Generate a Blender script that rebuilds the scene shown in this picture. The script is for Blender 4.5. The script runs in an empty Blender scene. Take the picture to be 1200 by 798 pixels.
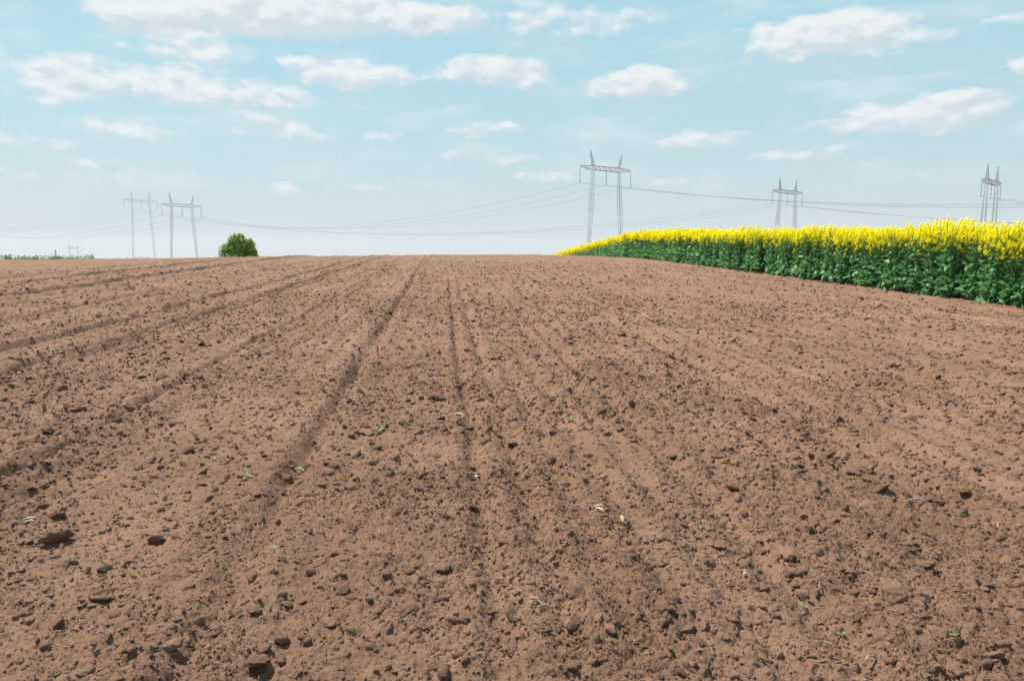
import bpy, math
import numpy as np

# ------------------------------------------------------------------ camera, world, sun, exposure
sc = bpy.context.scene
COL = sc.collection
sc.cycles.max_bounces = 4; sc.cycles.diffuse_bounces = 3; sc.cycles.glossy_bounces = 1; sc.cycles.transmission_bounces = 2; sc.cycles.volume_bounces = 1
R = math.radians
F = 850.0                                  # focal length in photo pixels (1200 wide)
PITCH = math.atan(104 / F)
YAW = math.atan(81 / F * math.cos(PITCH))
CAM_H = 1.35
SUN_EL, SUN_AZ = R(60), R(-52)             # azimuth from +Y towards +X
SUN_STRENGTH, SKY_STRENGTH, EXPOSURE = 5.0, 0.079, 0.70

cd = bpy.data.cameras.new('camera'); cam = bpy.data.objects.new('camera', cd); COL.objects.link(cam)
cd.sensor_width = 36; cd.lens = F / 1200 * 36; cd.clip_start = 0.05; cd.clip_end = 9000
cam.location = (0, 0, CAM_H); cam.rotation_euler = (math.pi / 2 - PITCH, 0, -YAW)
sc.camera = cam
vs = sc.view_settings
vs.view_transform = 'Standard'; vs.look = 'None'; vs.gamma = 1; vs.exposure = EXPOSURE; vs.use_curve_mapping = False

FW = np.array([math.sin(YAW) * math.cos(PITCH), math.cos(YAW) * math.cos(PITCH), -math.sin(PITCH)])
RT = np.array([math.cos(YAW), -math.sin(YAW), 0.0]); UP = np.cross(RT, FW)
def ray(px, py): return FW + RT * (px - 600) / F - UP * (py - 399) / F

sun_d = bpy.data.lights.new('sun', 'SUN'); sun = bpy.data.objects.new('sun', sun_d); COL.objects.link(sun)
sun_d.energy = SUN_STRENGTH; sun_d.angle = R(0.5); sun_d.color = (1, .955, .89)
sun.rotation_euler = (math.pi / 2 - SUN_EL, 0, math.pi - SUN_AZ)
sun.location = (-20, 20, 40)

def nn(nt, typ, **kw):
    n = nt.nodes.new(typ)
    for k, v in kw.items(): setattr(n, k, v)
    return n
def setin(nt, n, i, v):
    if isinstance(v, bpy.types.NodeSocket): nt.links.new(v, n.inputs[i])
    else: n.inputs[i].default_value = v
def M_(nt, op, a, b=0.0, c=None, clamp=False):
    n = nn(nt, 'ShaderNodeMath', operation=op); n.use_clamp = clamp
    setin(nt, n, 0, a); setin(nt, n, 1, b)
    if c is not None: setin(nt, n, 2, c)
    return n.outputs[0]
def V_(nt, op, a, b=(0, 0, 0), out=0):
    n = nn(nt, 'ShaderNodeVectorMath', operation=op)
    setin(nt, n, 0, a); setin(nt, n, 1, b)
    return n.outputs[out]
def mixc(nt, fac, a, b, blend='MIX'):
    n = nn(nt, 'ShaderNodeMix', data_type='RGBA', blend_type=blend)
    setin(nt, n, 0, fac); setin(nt, n, 6, a); setin(nt, n, 7, b)
    return n.outputs[2]
def noise(nt, vec, scale, detail=4, rough=.55, out=0):
    n = nn(nt, 'ShaderNodeTexNoise'); setin(nt, n, 'Vector', vec)
    n.inputs['Scale'].default_value = scale; n.inputs['Detail'].default_value = detail; n.inputs['Roughness'].default_value = rough
    return n.outputs[out]
def smap(nt, v, a, b, c=0.0, d=1.0):
    n = nn(nt, 'ShaderNodeMapRange', interpolation_type='SMOOTHSTEP')
    for i, q in enumerate((v, a, b, c, d)): setin(nt, n, i, q)
    return n.outputs[0]

def build_world():
    w = bpy.data.worlds.new('World'); sc.world = w; w.use_nodes = True
    nt = w.node_tree; nt.nodes.clear()
    def azel(px, py):
        r = ray(px, py); r = r / np.linalg.norm(r)
        return math.atan2(r[0], r[1]), math.asin(r[2])
    # each cloud: photo position it was read from, half sizes, weight
    clouds = [(330, 12, 235, 38, 1.6), (500, 24, 85, 26, 1.2), (190, 18, 110, 34, 1.5), (225, 62, 80, 24, .75), (95, 92, 105, 28, 1.0), (225, 106, 125, 27, 1.0), (320, 118, 62, 16, .9), (60, 112, 60, 16, .7),
              (415, 90, 90, 20, 1.1), (372, 80, 44, 16, 1.0), (575, 84, 80, 22, 1.05), (625, 92, 40, 14, .7), (628, 18, 44, 30, .7), (685, 30, 52, 20, .62), (750, 102, 74, 20, 1.15), (748, 92, 30, 13, 1.0),
              (985, 38, 118, 32, 1.25), (925, 58, 55, 20, .9), (1060, 48, 60, 18, .7), (1065, 138, 130, 24, 1.05), (1112, 124, 66, 20, 1.15), (1020, 132, 40, 14, 1.0), (1200, 80, 26, 17, 1.0), (1185, 22, 50, 13, .65),
              (825, 166, 70, 14, .72), (718, 166, 50, 10, .45), (315, 150, 56, 14, .62), (362, 160, 36, 8, .75), (160, 155, 80, 16, .55), (45, 168, 70, 12, .55),
              (102, 195, 26, 9, .95), (20, 203, 40, 7, .6), (334, 220, 22, 8, .8), (648, 207, 42, 8, .75), (440, 157, 36, 7, .6), (560, 152, 40, 9, .62), (596, 150, 16, 7, .8), (925, 187, 60, 9, .65), (575, 186, 60, 10, .5), (440, 220, 46, 7, .55), (150, 215, 60, 7, .5), (985, 178, 30, 8, .6), (755, 20, 40, 12, .4), (815, 215, 60, 7, .45), (1080, 205, 50, 7, .4),
              (-60, 60, 90, 26, .9), (-70, 150, 80, 16, .6), (1290, 40, 90, 26, .9), (1300, 150, 90, 18, .7),
              (180, -90, 190, 50, 1.0), (640, -120, 150, 50, .9), (1010, -170, 230, 60, 1.1), (420, -280, 260, 70, 1.0), (900, -400, 260, 80, 1.0)]
    # group: density of cloud at (azimuth, elevation)
    g = bpy.data.node_groups.new('cloud_density', 'ShaderNodeTree')
    g.interface.new_socket('P', in_out='INPUT', socket_type='NodeSocketVector')
    g.interface.new_socket('D', in_out='OUTPUT', socket_type='NodeSocketFloat')
    g.interface.new_socket('Lit', in_out='OUTPUT', socket_type='NodeSocketFloat')
    gi = nn(g, 'NodeGroupInput'); go = nn(g, 'NodeGroupOutput')
    P = gi.outputs[0]
    Ps = V_(g, 'MULTIPLY', P, (1, 1.9, 1))
    wv = V_(g, 'SUBTRACT', noise(g, Ps, 16, 3, .5, 1), (.5, .5, .5))
    wv2 = V_(g, 'SUBTRACT', noise(g, Ps, 60, 3, .6, 1), (.5, .5, .5))
    Pw = V_(g, 'ADD', V_(g, 'ADD', P, V_(g, 'MULTIPLY', wv, (.075, .03, 0))), V_(g, 'MULTIPLY', wv2, (.024, .014, 0)))
    acc = None; acc2 = None
    for (px, py, hw, hh, wt) in clouds:
        a, e = azel(px, py); a0, _ = azel(px - hw, py); _, e0 = azel(px, py - hh)
        d = V_(g, 'MULTIPLY', V_(g, 'SUBTRACT', Pw, (a, e, 0)), (1 / abs(a - a0), 1 / abs(e0 - e), 0))
        m = M_(g, 'MULTIPLY', M_(g, 'SUBTRACT', 1.0, V_(g, 'DOT_PRODUCT', d, d, 1)), wt)
        m2 = M_(g, 'MULTIPLY_ADD', V_(g, 'DOT_PRODUCT', d, (-.2, 1, 0), 1), .55 * wt, m)      # the same lump seen from a little nearer the sun
        acc = m if acc is None else M_(g, 'MAXIMUM', acc, m)
        acc2 = m2 if acc2 is None else M_(g, 'MAXIMUM', acc2, m2)
    fb = noise(g, Ps, 32, 6, .53)
    fb2 = noise(g, Ps, 11, 4, .55)
    d = M_(g, 'ADD', M_(g, 'MAXIMUM', acc, -1.0), M_(g, 'ADD', M_(g, 'MULTIPLY_ADD', fb, 1.3, -.62), M_(g, 'MULTIPLY_ADD', fb2, .8, -.4)))
    g.links.new(d, go.inputs[0])
    fbs = noise(g, V_(g, 'ADD', Ps, (-.008, .02, 0)), 32, 4, .53)
    g.links.new(M_(g, 'ADD', M_(g, 'SUBTRACT', acc2, acc), M_(g, 'MULTIPLY', M_(g, 'SUBTRACT', fb, fbs), 1.6)), go.inputs[1])

    tc = nn(nt, 'ShaderNodeTexCoord'); sep = nn(nt, 'ShaderNodeSeparateXYZ')
    nt.links.new(tc.outputs['Generated'], sep.inputs[0])
    x, y, z = sep.outputs
    az = M_(nt, 'ARCTAN2', x, y)
    azw = M_(nt, 'ADD', M_(nt, 'WRAP', M_(nt, 'SUBTRACT', az, YAW), math.pi / 4, -math.pi / 4), YAW)
    el = M_(nt, 'ARCSINE', z)
    cb = nn(nt, 'ShaderNodeCombineXYZ'); nt.links.new(azw, cb.inputs[0]); nt.links.new(el, cb.inputs[1])
    def dens(off):
        n = nn(nt, 'ShaderNodeGroup'); n.node_tree = g
        nt.links.new(V_(nt, 'ADD', cb.outputs[0], off), n.inputs[0]); return n.outputs
    d0, dl = dens((0, 0, 0))
    lit = smap(nt, dl, -.45, .40)
    cover = smap(nt, d0, -.12, M_(nt, 'MULTIPLY_ADD', lit, -.35, 1.2))
    sky = nn(nt, 'ShaderNodeTexSky', sky_type='NISHITA', sun_disc=False)
    sky.sun_elevation = SUN_EL; sky.sun_rotation = SUN_AZ; sky.altitude = 100; sky.air_density = 1.0; sky.dust_density = .5; sky.ozone_density = 1.0
    tint = mixc(nt, 1.0, sky.outputs[0], (1.0, 1.12, 1.0, 1), 'MULTIPLY')
    tint = mixc(nt, .7, tint, (3.1, 5.95, 6.75, 1))
    # thin veil that thickens towards the horizon (long path through moist air)
    veil = M_(nt, 'MULTIPLY', M_(nt, 'POWER', M_(nt, 'SUBTRACT', 1.0, M_(nt, 'MAXIMUM', z, 0.0)), 4.4), .95, clamp=True)
    base = mixc(nt, veil, tint, (4.85, 5.3, 5.6, 1))
    cloudc = mixc(nt, lit, (5.2, 5.8, 6.1, 1), (7.1, 7.15, 7.1, 1))
    fade = M_(nt, 'MULTIPLY_ADD', smap(nt, el, .03, .20), .42, .45)
    wisp = noise(nt, V_(nt, 'MULTIPLY', cb.outputs[0], (1, 3.2, 1)), 6.5, 6, .6)
    thin = M_(nt, 'MULTIPLY', smap(nt, wisp, .42, .75), .42)
    col = mixc(nt, M_(nt, 'MAXIMUM', M_(nt, 'MULTIPLY', cover, fade), thin), base, cloudc)
    bg = nn(nt, 'ShaderNodeBackground'); nt.links.new(col, bg.inputs[0]); bg.inputs[1].default_value = SKY_STRENGTH
    w.cycles.sampling_method = 'MANUAL'; w.cycles.sample_map_resolution = 256
    out = nn(nt, 'ShaderNodeOutputWorld'); nt.links.new(bg.outputs[0], out.inputs[0])
build_world()

# ------------------------------------------------------------------ helpers
rng = np.random.default_rng(7)
def mesh_np(name, V, Fc, mats, smooth=False, mat_idx=None):
    V = np.asarray(V, np.float32); Fc = np.asarray(Fc, np.int32); k = Fc.shape[1]
    me = bpy.data.meshes.new(name)
    me.vertices.add(len(V)); me.vertices.foreach_set('co', V.ravel())
    me.loops.add(Fc.size); me.loops.foreach_set('vertex_index', Fc.ravel())
    me.polygons.add(len(Fc)); me.polygons.foreach_set('loop_start', np.arange(0, Fc.size, k, dtype=np.int32))
    if smooth: me.polygons.foreach_set('use_smooth', np.ones(len(Fc), bool))
    for m in (mats if isinstance(mats, (list, tuple)) else [mats]): me.materials.append(m)
    if mat_idx is not None: me.polygons.foreach_set('material_index', np.asarray(mat_idx, np.int32))
    me.update(calc_edges=True); me.validate()
    return me
def obj(name, me, parent=None, loc=None, label=None, cat=None, group=None, kind=None):
    o = bpy.data.objects.new(name, me); COL.objects.link(o)
    if parent is not None: o.parent = parent
    if loc is not None: o.location = loc
    if label: o['label'] = label
    if cat: o['category'] = cat
    if group: o['group'] = group
    if kind: o['kind'] = kind
    return o
class MB:                                   # collects quads / tris as triangles
    def __init__(s): s.v = []; s.f = []; s.n = 0
    def add(s, V, Fc):
        V = np.asarray(V, float).reshape(-1, 3); s.v.append(V)
        s.f.append(np.asarray(Fc, int).reshape(-1, 3) + s.n); s.n += len(V)
    def quad(s, a, b, c, d): s.add([a, b, c, d], [[0, 1, 2], [0, 2, 3]])
    def tube(s, pts, rad, n=4, cap=True):
        pts = np.asarray(pts, float); rad = np.broadcast_to(np.asarray(rad, float), (len(pts),))
        t = np.gradient(pts, axis=0); t /= np.linalg.norm(t, axis=1)[:, None] + 1e-12
        ref = np.array([0, 0, 1.0]) if abs(t[0, 2]) < .9 else np.array([1.0, 0, 0])
        u = np.cross(t, ref); u /= np.linalg.norm(u, axis=1)[:, None] + 1e-12; v = np.cross(t, u)
        a = np.arange(n) / n * 2 * np.pi
        V = pts[:, None] + rad[:, None, None] * (np.cos(a)[None, :, None] * u[:, None] + np.sin(a)[None, :, None] * v[:, None])
        fs = []
        for i in range(len(pts) - 1):
            for j in range(n):
                p, q = i * n + j, i * n + (j + 1) % n
                fs += [[p, q, q + n], [p, q + n, p + n]]
        if cap:
            for j in range(1, n - 1):
                fs += [[0, j + 1, j], [(len(pts) - 1) * n, (len(pts) - 1) * n + j, (len(pts) - 1) * n + j + 1]]
        s.add(V, fs)
    def build(s, name, mat, smooth=False): return mesh_np(name, np.concatenate(s.v), np.concatenate(s.f), mat, smooth)
    def arr(s): return np.concatenate(s.v), np.concatenate(s.f)

# ------------------------------------------------------------------ vectorised noise
def h2(ix, iy, seed):
    h = (ix.astype(np.int64) * 374761393 + iy.astype(np.int64) * 668265263 + seed * 974711) & 0xffffffff
    h = ((h ^ (h >> 13)) * 1274126177) & 0xffffffff
    h = ((h ^ (h >> 16)) * 2246822519) & 0xffffffff
    return (h ^ (h >> 15)) & 0xffffffff
def gn(x, y, seed=0):                       # gradient noise about -1..1
    x0 = np.floor(x); y0 = np.floor(y); fx = x - x0; fy = y - y0
    ix = x0.astype(np.int64); iy = y0.astype(np.int64)
    u = fx * fx * fx * (fx * (fx * 6 - 15) + 10); v = fy * fy * fy * (fy * (fy * 6 - 15) + 10)
    def gr(i, j, dx, dy):
        a = h2(ix + i, iy + j, seed) * (2 * np.pi / 4294967296.0)
        return np.cos(a) * dx + np.sin(a) * dy
    a = gr(0, 0, fx, fy); b = gr(1, 0, fx - 1, fy); c = gr(0, 1, fx, fy - 1); d = gr(1, 1, fx - 1, fy - 1)
    return 1.5 * (a + u * (b - a) + v * (c + u * (d - c) - a - u * (b - a)))
def sst(a, b, x):
    t = np.clip((x - a) / (b - a), 0, 1); return t * t * (3 - 2 * t)
def clods(x, y, cell, prob, rmin, rmax, asp, seed, mask=None):
    """rounded lumps of soil as a height field: at most one lump per cell"""
    cx = np.floor(x / cell).astype(np.int64); cy = np.floor(y / cell).astype(np.int64)
    out = np.zeros_like(x)
    for i in (-1, 0, 1):
        for j in (-1, 0, 1):
            a = cx + i; b = cy + j
            r1 = h2(a, b, seed) / 4294967296.0; r2 = h2(a, b, seed + 1) / 4294967296.0
            r3 = h2(a, b, seed + 2) / 4294967296.0; r4 = h2(a, b, seed + 3) / 4294967296.0
            r = rmin + (rmax - rmin) * r3 ** 2
            dx = x - (a + .15 + .7 * r1) * cell; dy = y - (b + .15 + .7 * r2) * cell
            an = r4 * 31.4; ca, sa = np.cos(an), np.sin(an)
            q = ((dx * ca + dy * sa) / r) ** 2 + ((dy * ca - dx * sa) / (r * .68)) ** 2
            h = np.where((q < 1) & (((r4 * 7.31) % 1) < prob), r * asp * np.sqrt(np.clip(1 - q * q, 0, 1)), 0)
            np.maximum(out, h, out=out)
    return out

def flakes(x, y, cell, seed, tilt):
    """broken crust: every cell a little plate with its own level and slope (-1..1)"""
    cx = np.floor(x / cell).astype(np.int64); cy = np.floor(y / cell).astype(np.int64)
    best = np.full(x.shape, 1e9); val = np.zeros_like(x)
    for i in (-1, 0, 1):
        for j in (-1, 0, 1):
            a = cx + i; b = cy + j; h = h2(a, b, seed)
            r1 = (h & 1023) / 1024.0; r2 = ((h >> 10) & 1023) / 1024.0; r3 = ((h >> 20) & 1023) / 1024.0; r4 = (h2(a, b, seed + 1) & 1023) / 1024.0
            dx = x / cell - (a + r1); dy = y / cell - (b + r2); d = dx * dx + dy * dy; m = d < best
            v = (r3 * 2 - 1) + tilt * (np.cos(r4 * 6.283) * dx + np.sin(r4 * 6.283) * dy) - .9 * d
            best = np.where(m, d, best); val = np.where(m, v, val)
    return val
# ------------------------------------------------------------------ terrain
PY = np.array([-3000, -100, -20, 0, 15, 30, 38, 43, 47, 53, 65, 73, 100, 150, 400, 1200, 2600.])
PZ = np.array([-30, -2.2, -.47, 0, .33, .71, .90, .97, .91, .62, .06, -.42, -1.7, -2.8, -5, -13.5, -28])
_ty = np.arange(-200, 400, .5); _k = np.exp(-np.linspace(-2.5, 2.5, 17) ** 2 / 2); _k /= _k.sum()
_tz = np.convolve(np.pad(np.interp(_ty, PY, PZ), 8, mode='edge'), _k, 'valid')
CX = np.array([-200, -60, -27, -14, -4, 0, 5, 7.5, 11.2, 30, 200]); CZ = np.array([-.5, -.3, -.1, .03, .16, .21, .21, .17, .02, 0, 0])
def macro(x, y):
    x = np.asarray(x, float); y = np.asarray(y, float)
    z = np.where((y > -199) & (y < 399), np.interp(y, _ty, _tz), np.interp(y, PY, PZ))
    w = np.clip(y / 43, 0, 1) ** 1.3 * np.clip(1 - (y - 43) / 60, 0, 1)
    return z + np.interp(x, CX, CZ) * w
# furrows: lateral position at y = 10, depth, width
FURROWS = [(-13.6, .05, .10), (-11.75, .085, .11), (-9.35, .10, .11), (-8.3, .03, .10), (-6.9, .055, .11), (-5.0, .085, .08), (-4.1, .09, .09), (-3.85, .04, .07),
           (-2.36, .055, .05), (-2.10, .04, .045), (-.87, .082, .065), (-.55, .02, .06), (.17, .035, .05), (.42, .016, .04), (1.35, .025, .07), (2.62, .05, .06), (2.95, .03, .05),
           (3.9, .03, .07), (4.7, .045, .07), (5.9, .03, .08), (6.6, .04, .07), (7.7, .03, .08), (8.6, .045, .08), (9.5, .03, .07), (10.3, .05, .09)]
def height(x, y, s=None):
    """full ground height; s = local mesh spacing, used to leave out what it cannot carry"""
    x = np.asarray(x, float); y = np.asarray(y, float)
    if s is None: s = np.full_like(x, .004)
    u = x - .035 * (np.clip(y, -20, 60) - 10) * sst(.8, 4, -x) + .05 * gn(x * .1, y * .17, 3) + .018 * gn(x * 1.1, y * 1.3, 4)
    z = macro(x, y)
    near = sst(140, 60, np.hypot(x, y))
    z = z + near * (.022 * gn(u * .7, y * .45, 11) + .010 * gn(u * 2.1, y * 1.1, 12))
    rough = np.clip(.78 + .45 * gn(u * .75, y * .28, 21) + .35 * gn(x * 1.3, y * 1.2, 22), .35, 1.25)
    rough = rough * (1 - .6 * np.exp(-((u + 1.55) / .42) ** 2)) * (1 - .2 * sst(4, 8, x))
    fur = np.zeros_like(x)
    for k, (u0, dep, wd) in enumerate(FURROWS):
        d = u - u0; m = np.abs(d) < .8
        if not m.any(): continue
        dm = d[m]; amp = np.clip(.95 + .4 * gn(np.full(dm.shape, k * 7.3), y[m] * .5, 31) + .25 * gn(x[m] * 6, y[m] * 2.2, 32), .45, 1.4)
        fur[m] += amp * (-dep * np.exp(-(dm / wd) ** 2) + .30 * dep * np.exp(-((dm - 2.1 * wd) / (1.2 * wd)) ** 2) + (.22 + .34 * float(u0 < -2.8)) * dep * np.exp(-((dm + 1.9 * wd) / (1.1 * wd)) ** 2))
    z += near * (1.0 + .6 * sst(3, 8, -x) + .8 * sst(1.5, 5, x)) * fur
    z += near * (.013 * gn(u * 6.0, y * .2, 41) + .012 * gn(u * 2.6, y * .1, 42))
    wx = x + .022 * gn(x * 22, y * 22, 51) + .008 * gn(x * 70, y * 70, 53); wy = y + .022 * gn(x * 22, y * 22, 52) + .008 * gn(x * 70, y * 70, 54)
    k2 = sst(.032, .013, s); k3 = sst(.015, .006, s); k1 = sst(.12, .06, s)
    cl = clods(wx, wy, .34, .20, .03, .070, .42, 61) * rough
    cl = np.maximum(cl, clods(wx + 3.3, wy, .15, .40, .014, .045, .45, 71) * rough)
    z += near * cl
    r2 = np.clip(rough, .35, 1.2); dd = np.hypot(x, y); fa = np.clip(.40 + .06 * dd, .5, 1.5)
    z += near * (.013 * fa * r2 * flakes(wx + 1.7, wy, .21, 201, 1.0) + .012 * fa * r2 * k1 * flakes(wx, wy + 2.1, .095, 211, 1.2) + .0055 * r2 * k2 * flakes(wx + .9, wy, .045, 221, 1.3) + .0030 * k3 * flakes(wx, wy + .3, .024, 231, 1.3))
    z += near * rough * (.014 * gn(x * 5, y * 5, 101) + .008 * gn(x * 12, y * 12, 102) * k1 + .005 * gn(x * 27, y * 27, 103) * k2 + .003 * gn(x * 60, y * 60, 104) * k3)
    # fine tine marks of the harrow
    z += near * .014 * np.sin(u * (2 * np.pi / .235) + 1.2 * gn(x * .4, y * .15, 121)) * sst(-.45, .5, gn(u * .9, y * .07, 122))
    # ragged pits and cracks between the crumbs
    rid = np.abs(gn(x * 9 + .8 * gn(x * 14, y * 14, 111), y * 11, 112)); z -= near * .020 * rough * sst(.10, .0, rid) * sst(.0, .5, gn(x * 3.1, y * 3.1, 113) + .1) * sst(.05, .02, s)
    return z
def hit(px, py):
    r = ray(px, py); t = np.exp(np.linspace(0, math.log(300), 30000)); p = r[None] * t[:, None]
    d = CAM_H + p[:, 2] - macro(p[:, 0], p[:, 1]); i = int(np.argmax(d < 0))
    return (p[i, 0], p[i, 1]) if d[i] < 0 else (p[-1, 0], p[-1, 1])

# ------------------------------------------------------------------ materials
def mat(name):
    m = bpy.data.materials.new(name); m.use_nodes = True
    nt = m.node_tree; b = nt.nodes['Principled BSDF']; b.inputs['Specular IOR Level'].default_value = .25
    tc = nn(nt, 'ShaderNodeTexCoord'); return m, nt, b, tc
def soil_mat():
    m, nt, b, tc = mat('soil'); geo = nn(nt, 'ShaderNodeNewGeometry'); P = geo.outputs['Position']
    n1 = noise(nt, P, 1.1, 4, .6); n2 = noise(nt, P, 9, 5, .6); n3 = noise(nt, P, 70, 3, .6)
    Pst = V_(nt, 'MULTIPLY', P, (2.2, .12, 1)); n4 = noise(nt, Pst, 1.0, 4, .6)
    c = mixc(nt, smap(nt, n1, .3, .7), (0.150, 0.085, 0.054, 1), (0.214, 0.124, 0.084, 1))
    c = mixc(nt, M_(nt, 'MULTIPLY', smap(nt, n4, .35, .65), .45), c, (0.141, 0.077, 0.050, 1))
    c = mixc(nt, M_(nt, 'MULTIPLY', smap(nt, n2, .45, .75), .5), c, (0.230, 0.139, 0.094, 1))
    c = mixc(nt, M_(nt, 'MULTIPLY', smap(nt, n3, .52, .75), .35), c, (0.121, 0.069, 0.045, 1))
    c = mixc(nt, M_(nt, 'MULTIPLY', smap(nt, noise(nt, P, 24, 4, .65), .5, .72), .5), c, (0.096, 0.060, 0.043, 1))
    oi = nn(nt, 'ShaderNodeObjectInfo'); hv = nn(nt, 'ShaderNodeHueSaturation'); nt.links.new(c, hv.inputs['Color'])
    nt.links.new(M_(nt, 'MULTIPLY_ADD', oi.outputs['Random'], .5, .85), hv.inputs['Value']); c = hv.outputs[0]      # every clod its own dryness
    nt.links.new(c, b.inputs['Base Color']); b.inputs['Roughness'].default_value = .95; b.inputs['Specular IOR Level'].default_value = .1
    bh = M_(nt, 'ADD', M_(nt, 'MULTIPLY', noise(nt, P, 45, 6, .65), .5), M_(nt, 'MULTIPLY', noise(nt, P, 170, 4, .65), .22))
    bh = M_(nt, 'ADD', bh, M_(nt, 'MULTIPLY', noise(nt, P, 13, 3, .6), .9))
    bm = nn(nt, 'ShaderNodeBump'); bm.inputs['Strength'].default_value = 1.0; bm.inputs['Distance'].default_value = .035
    nt.links.new(bh, bm.inputs['Height']); nt.links.new(bm.outputs[0], b.inputs['Normal'])
    return m
def leafy(name, ca, cb, scale, trans=.3, rough=.5, spec=.35):
    m, nt, b, tc = mat(name); geo = nn(nt, 'ShaderNodeNewGeometry')
    n = noise(nt, geo.outputs['Position'], scale, 3, .6)
    c = mixc(nt, smap(nt, n, .35, .65), ca + (1,), cb + (1,))
    c = mixc(nt, .5, c, mixc(nt, geo.outputs['Random Per Island'], ca + (1,), cb + (1,)))
    nt.links.new(c, b.inputs['Base Color']); b.inputs['Roughness'].default_value = rough; b.inputs['Specular IOR Level'].default_value = spec
    tr = nn(nt, 'ShaderNodeBsdfTranslucent'); nt.links.new(c, tr.inputs[0])
    mx = nn(nt, 'ShaderNodeMixShader'); mx.inputs[0].default_value = trans
    nt.links.new(b.outputs[0], mx.inputs[1]); nt.links.new(tr.outputs[0], mx.inputs[2])
    nt.links.new(mx.outputs[0], nt.nodes['Material Output'].inputs[0])
    return m
def plain(name, ca, cb, scale, rough=.7, spec=.3, metal=0):
    m, nt, b, tc = mat(name)
    c = mixc(nt, smap(nt, noise(nt, tc.outputs['Object'], scale, 5, .6), .35, .65), ca + (1,), cb + (1,))
    nt.links.new(c, b.inputs['Base Color']); b.inputs['Roughness'].default_value = rough; b.inputs['Specular IOR Level'].default_value = spec; b.inputs['Metallic'].default_value = metal
    return m
SOIL = soil_mat()
LEAF = leafy('canola_leaf', (.065, .195, .065), (.15, .34, .13), 3.0, .42, .46, .35)
STEM = leafy('canola_stem', (.10, .20, .05), (.16, .27, .07), 4.0, .1)
PETAL = leafy('canola_petal', (.80, .70, .008), (.97, .86, .010), 6.0, .45, .7, .1)
BUSHL = leafy('bush_leaf', (.10, .23, .016), (.25, .43, .035), 1.2, .3)
HEDGEL = leafy('hedge_leaf', (.07, .17, .03), (.14, .28, .05), .6, .3)
WEED = leafy('weed_leaf', (.14, .22, .07), (.26, .34, .14), 60., .3)
BARK = plain('bark', (.10, .075, .05), (.17, .13, .09), 12)
STEEL = plain('galvanised_steel', (.22, .24, .25), (.32, .34, .35), .6, .55, .4)
CONC = plain('concrete', (.32, .31, .29), (.42, .41, .39), 3.)
GLASSI = plain('insulator_glass', (.16, .21, .22), (.24, .29, .30), 3., .3, .5)
CABLE = plain('aluminium_cable', (.20, .21, .22), (.28, .29, .30), .1, .6)
HUSK = plain('dry_husk', (.28, .19, .115), (.40, .29, .185), 40., .8)
PALE = plain('bleached_fibre', (.42, .35, .28), (.56, .49, .41), 50., .7)
STRAW = plain('straw', (.24, .155, .095), (.34, .235, .15), 60., .8)
TWIG = plain('grey_twig', (.20, .19, .20), (.33, .32, .33), 50., .8)

# ------------------------------------------------------------------ ground: one sheet, finer where the soil is near
def build_ground():
    az_f = np.arange(-R(41), R(41), .0020)
    az = np.concatenate([np.linspace(-math.pi, -R(41), 30)[:-1], az_f, np.linspace(R(41), math.pi, 30)[:-1]]) + YAW
    r = np.concatenate([[.15, .4, .7, 1.0, 1.25], np.exp(np.arange(math.log(1.45), math.log(62), .0038)), np.exp(np.arange(math.log(62.5), math.log(130), .03)), np.exp(np.linspace(math.log(135), math.log(2550), 40))])
    A, Rr = np.meshgrid(az, r); x = Rr * np.sin(A); y = Rr * np.cos(A)
    s = np.broadcast_to(np.maximum(r * .003, 0)[:, None], x.shape).copy()
    da = np.abs(((A - YAW + math.pi) % (2 * math.pi)) - math.pi); s[da > R(41.2)] = .2
    z = height(x.ravel(), y.ravel(), s.ravel())
    n = len(az); m = len(r)
    V = np.stack([x.ravel(), y.ravel(), z], 1); V = np.vstack([V, [[0, 0, float(macro(0, 0))]]])
    i, j = np.meshgrid(np.arange(m - 1), np.arange(n), indexing='ij'); j2 = (j + 1) % n
    Q = np.stack([i * n + j, i * n + j2, (i + 1) * n + j2, (i + 1) * n + j], -1).reshape(-1, 4)
    T = np.vstack([Q[:, [0, 2, 1]], Q[:, [0, 3, 2]]])
    jj = np.arange(n); T = np.vstack([T, np.stack([np.full(n, m * n), jj, (jj + 1) % n], 1)[:, [0, 2, 1]]])
    me = mesh_np('ground', V, T, SOIL, False)
    obj('ground', me, kind='structure', label='bare brown tilled soil field with long straight furrows')
build_ground()

# ------------------------------------------------------------------ power pylons and their cables
ARM_L, INS = 24.0, 4.6
def lattice(mb, p0, p1, w0, w1, npan, rc, rb, ax=None):
    """square lattice column from p0 to p1"""
    p0 = np.array(p0, float); p1 = np.array(p1, float); t = (p1 - p0) / np.linalg.norm(p1 - p0)
    u = np.array([1., 0, 0]) if abs(t[0]) < .7 else np.array([0, 0, 1.]); u = u - t * (u @ t); u /= np.linalg.norm(u); v = np.cross(t, u)
    def corner(k, c):
        q = k / npan; w = (w0 + (w1 - w0) * q) / 2
        return p0 + (p1 - p0) * q + u * w * (1, 1, -1, -1)[c] + v * w * (1, -1, -1, 1)[c]
    for c in range(4):
        mb.tube([corner(0, c), corner(npan, c)], rc, 4)
        for k in range(npan):
            a, b = (c, (c + 1) % 4) if k % 2 else ((c + 1) % 4, c)
            mb.tube([corner(k, a), corner(k + 1, b)], rb, 3, False)
            mb.tube([corner(k, c), corner(k, (c + 1) % 4)], rb, 3, False)
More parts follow.
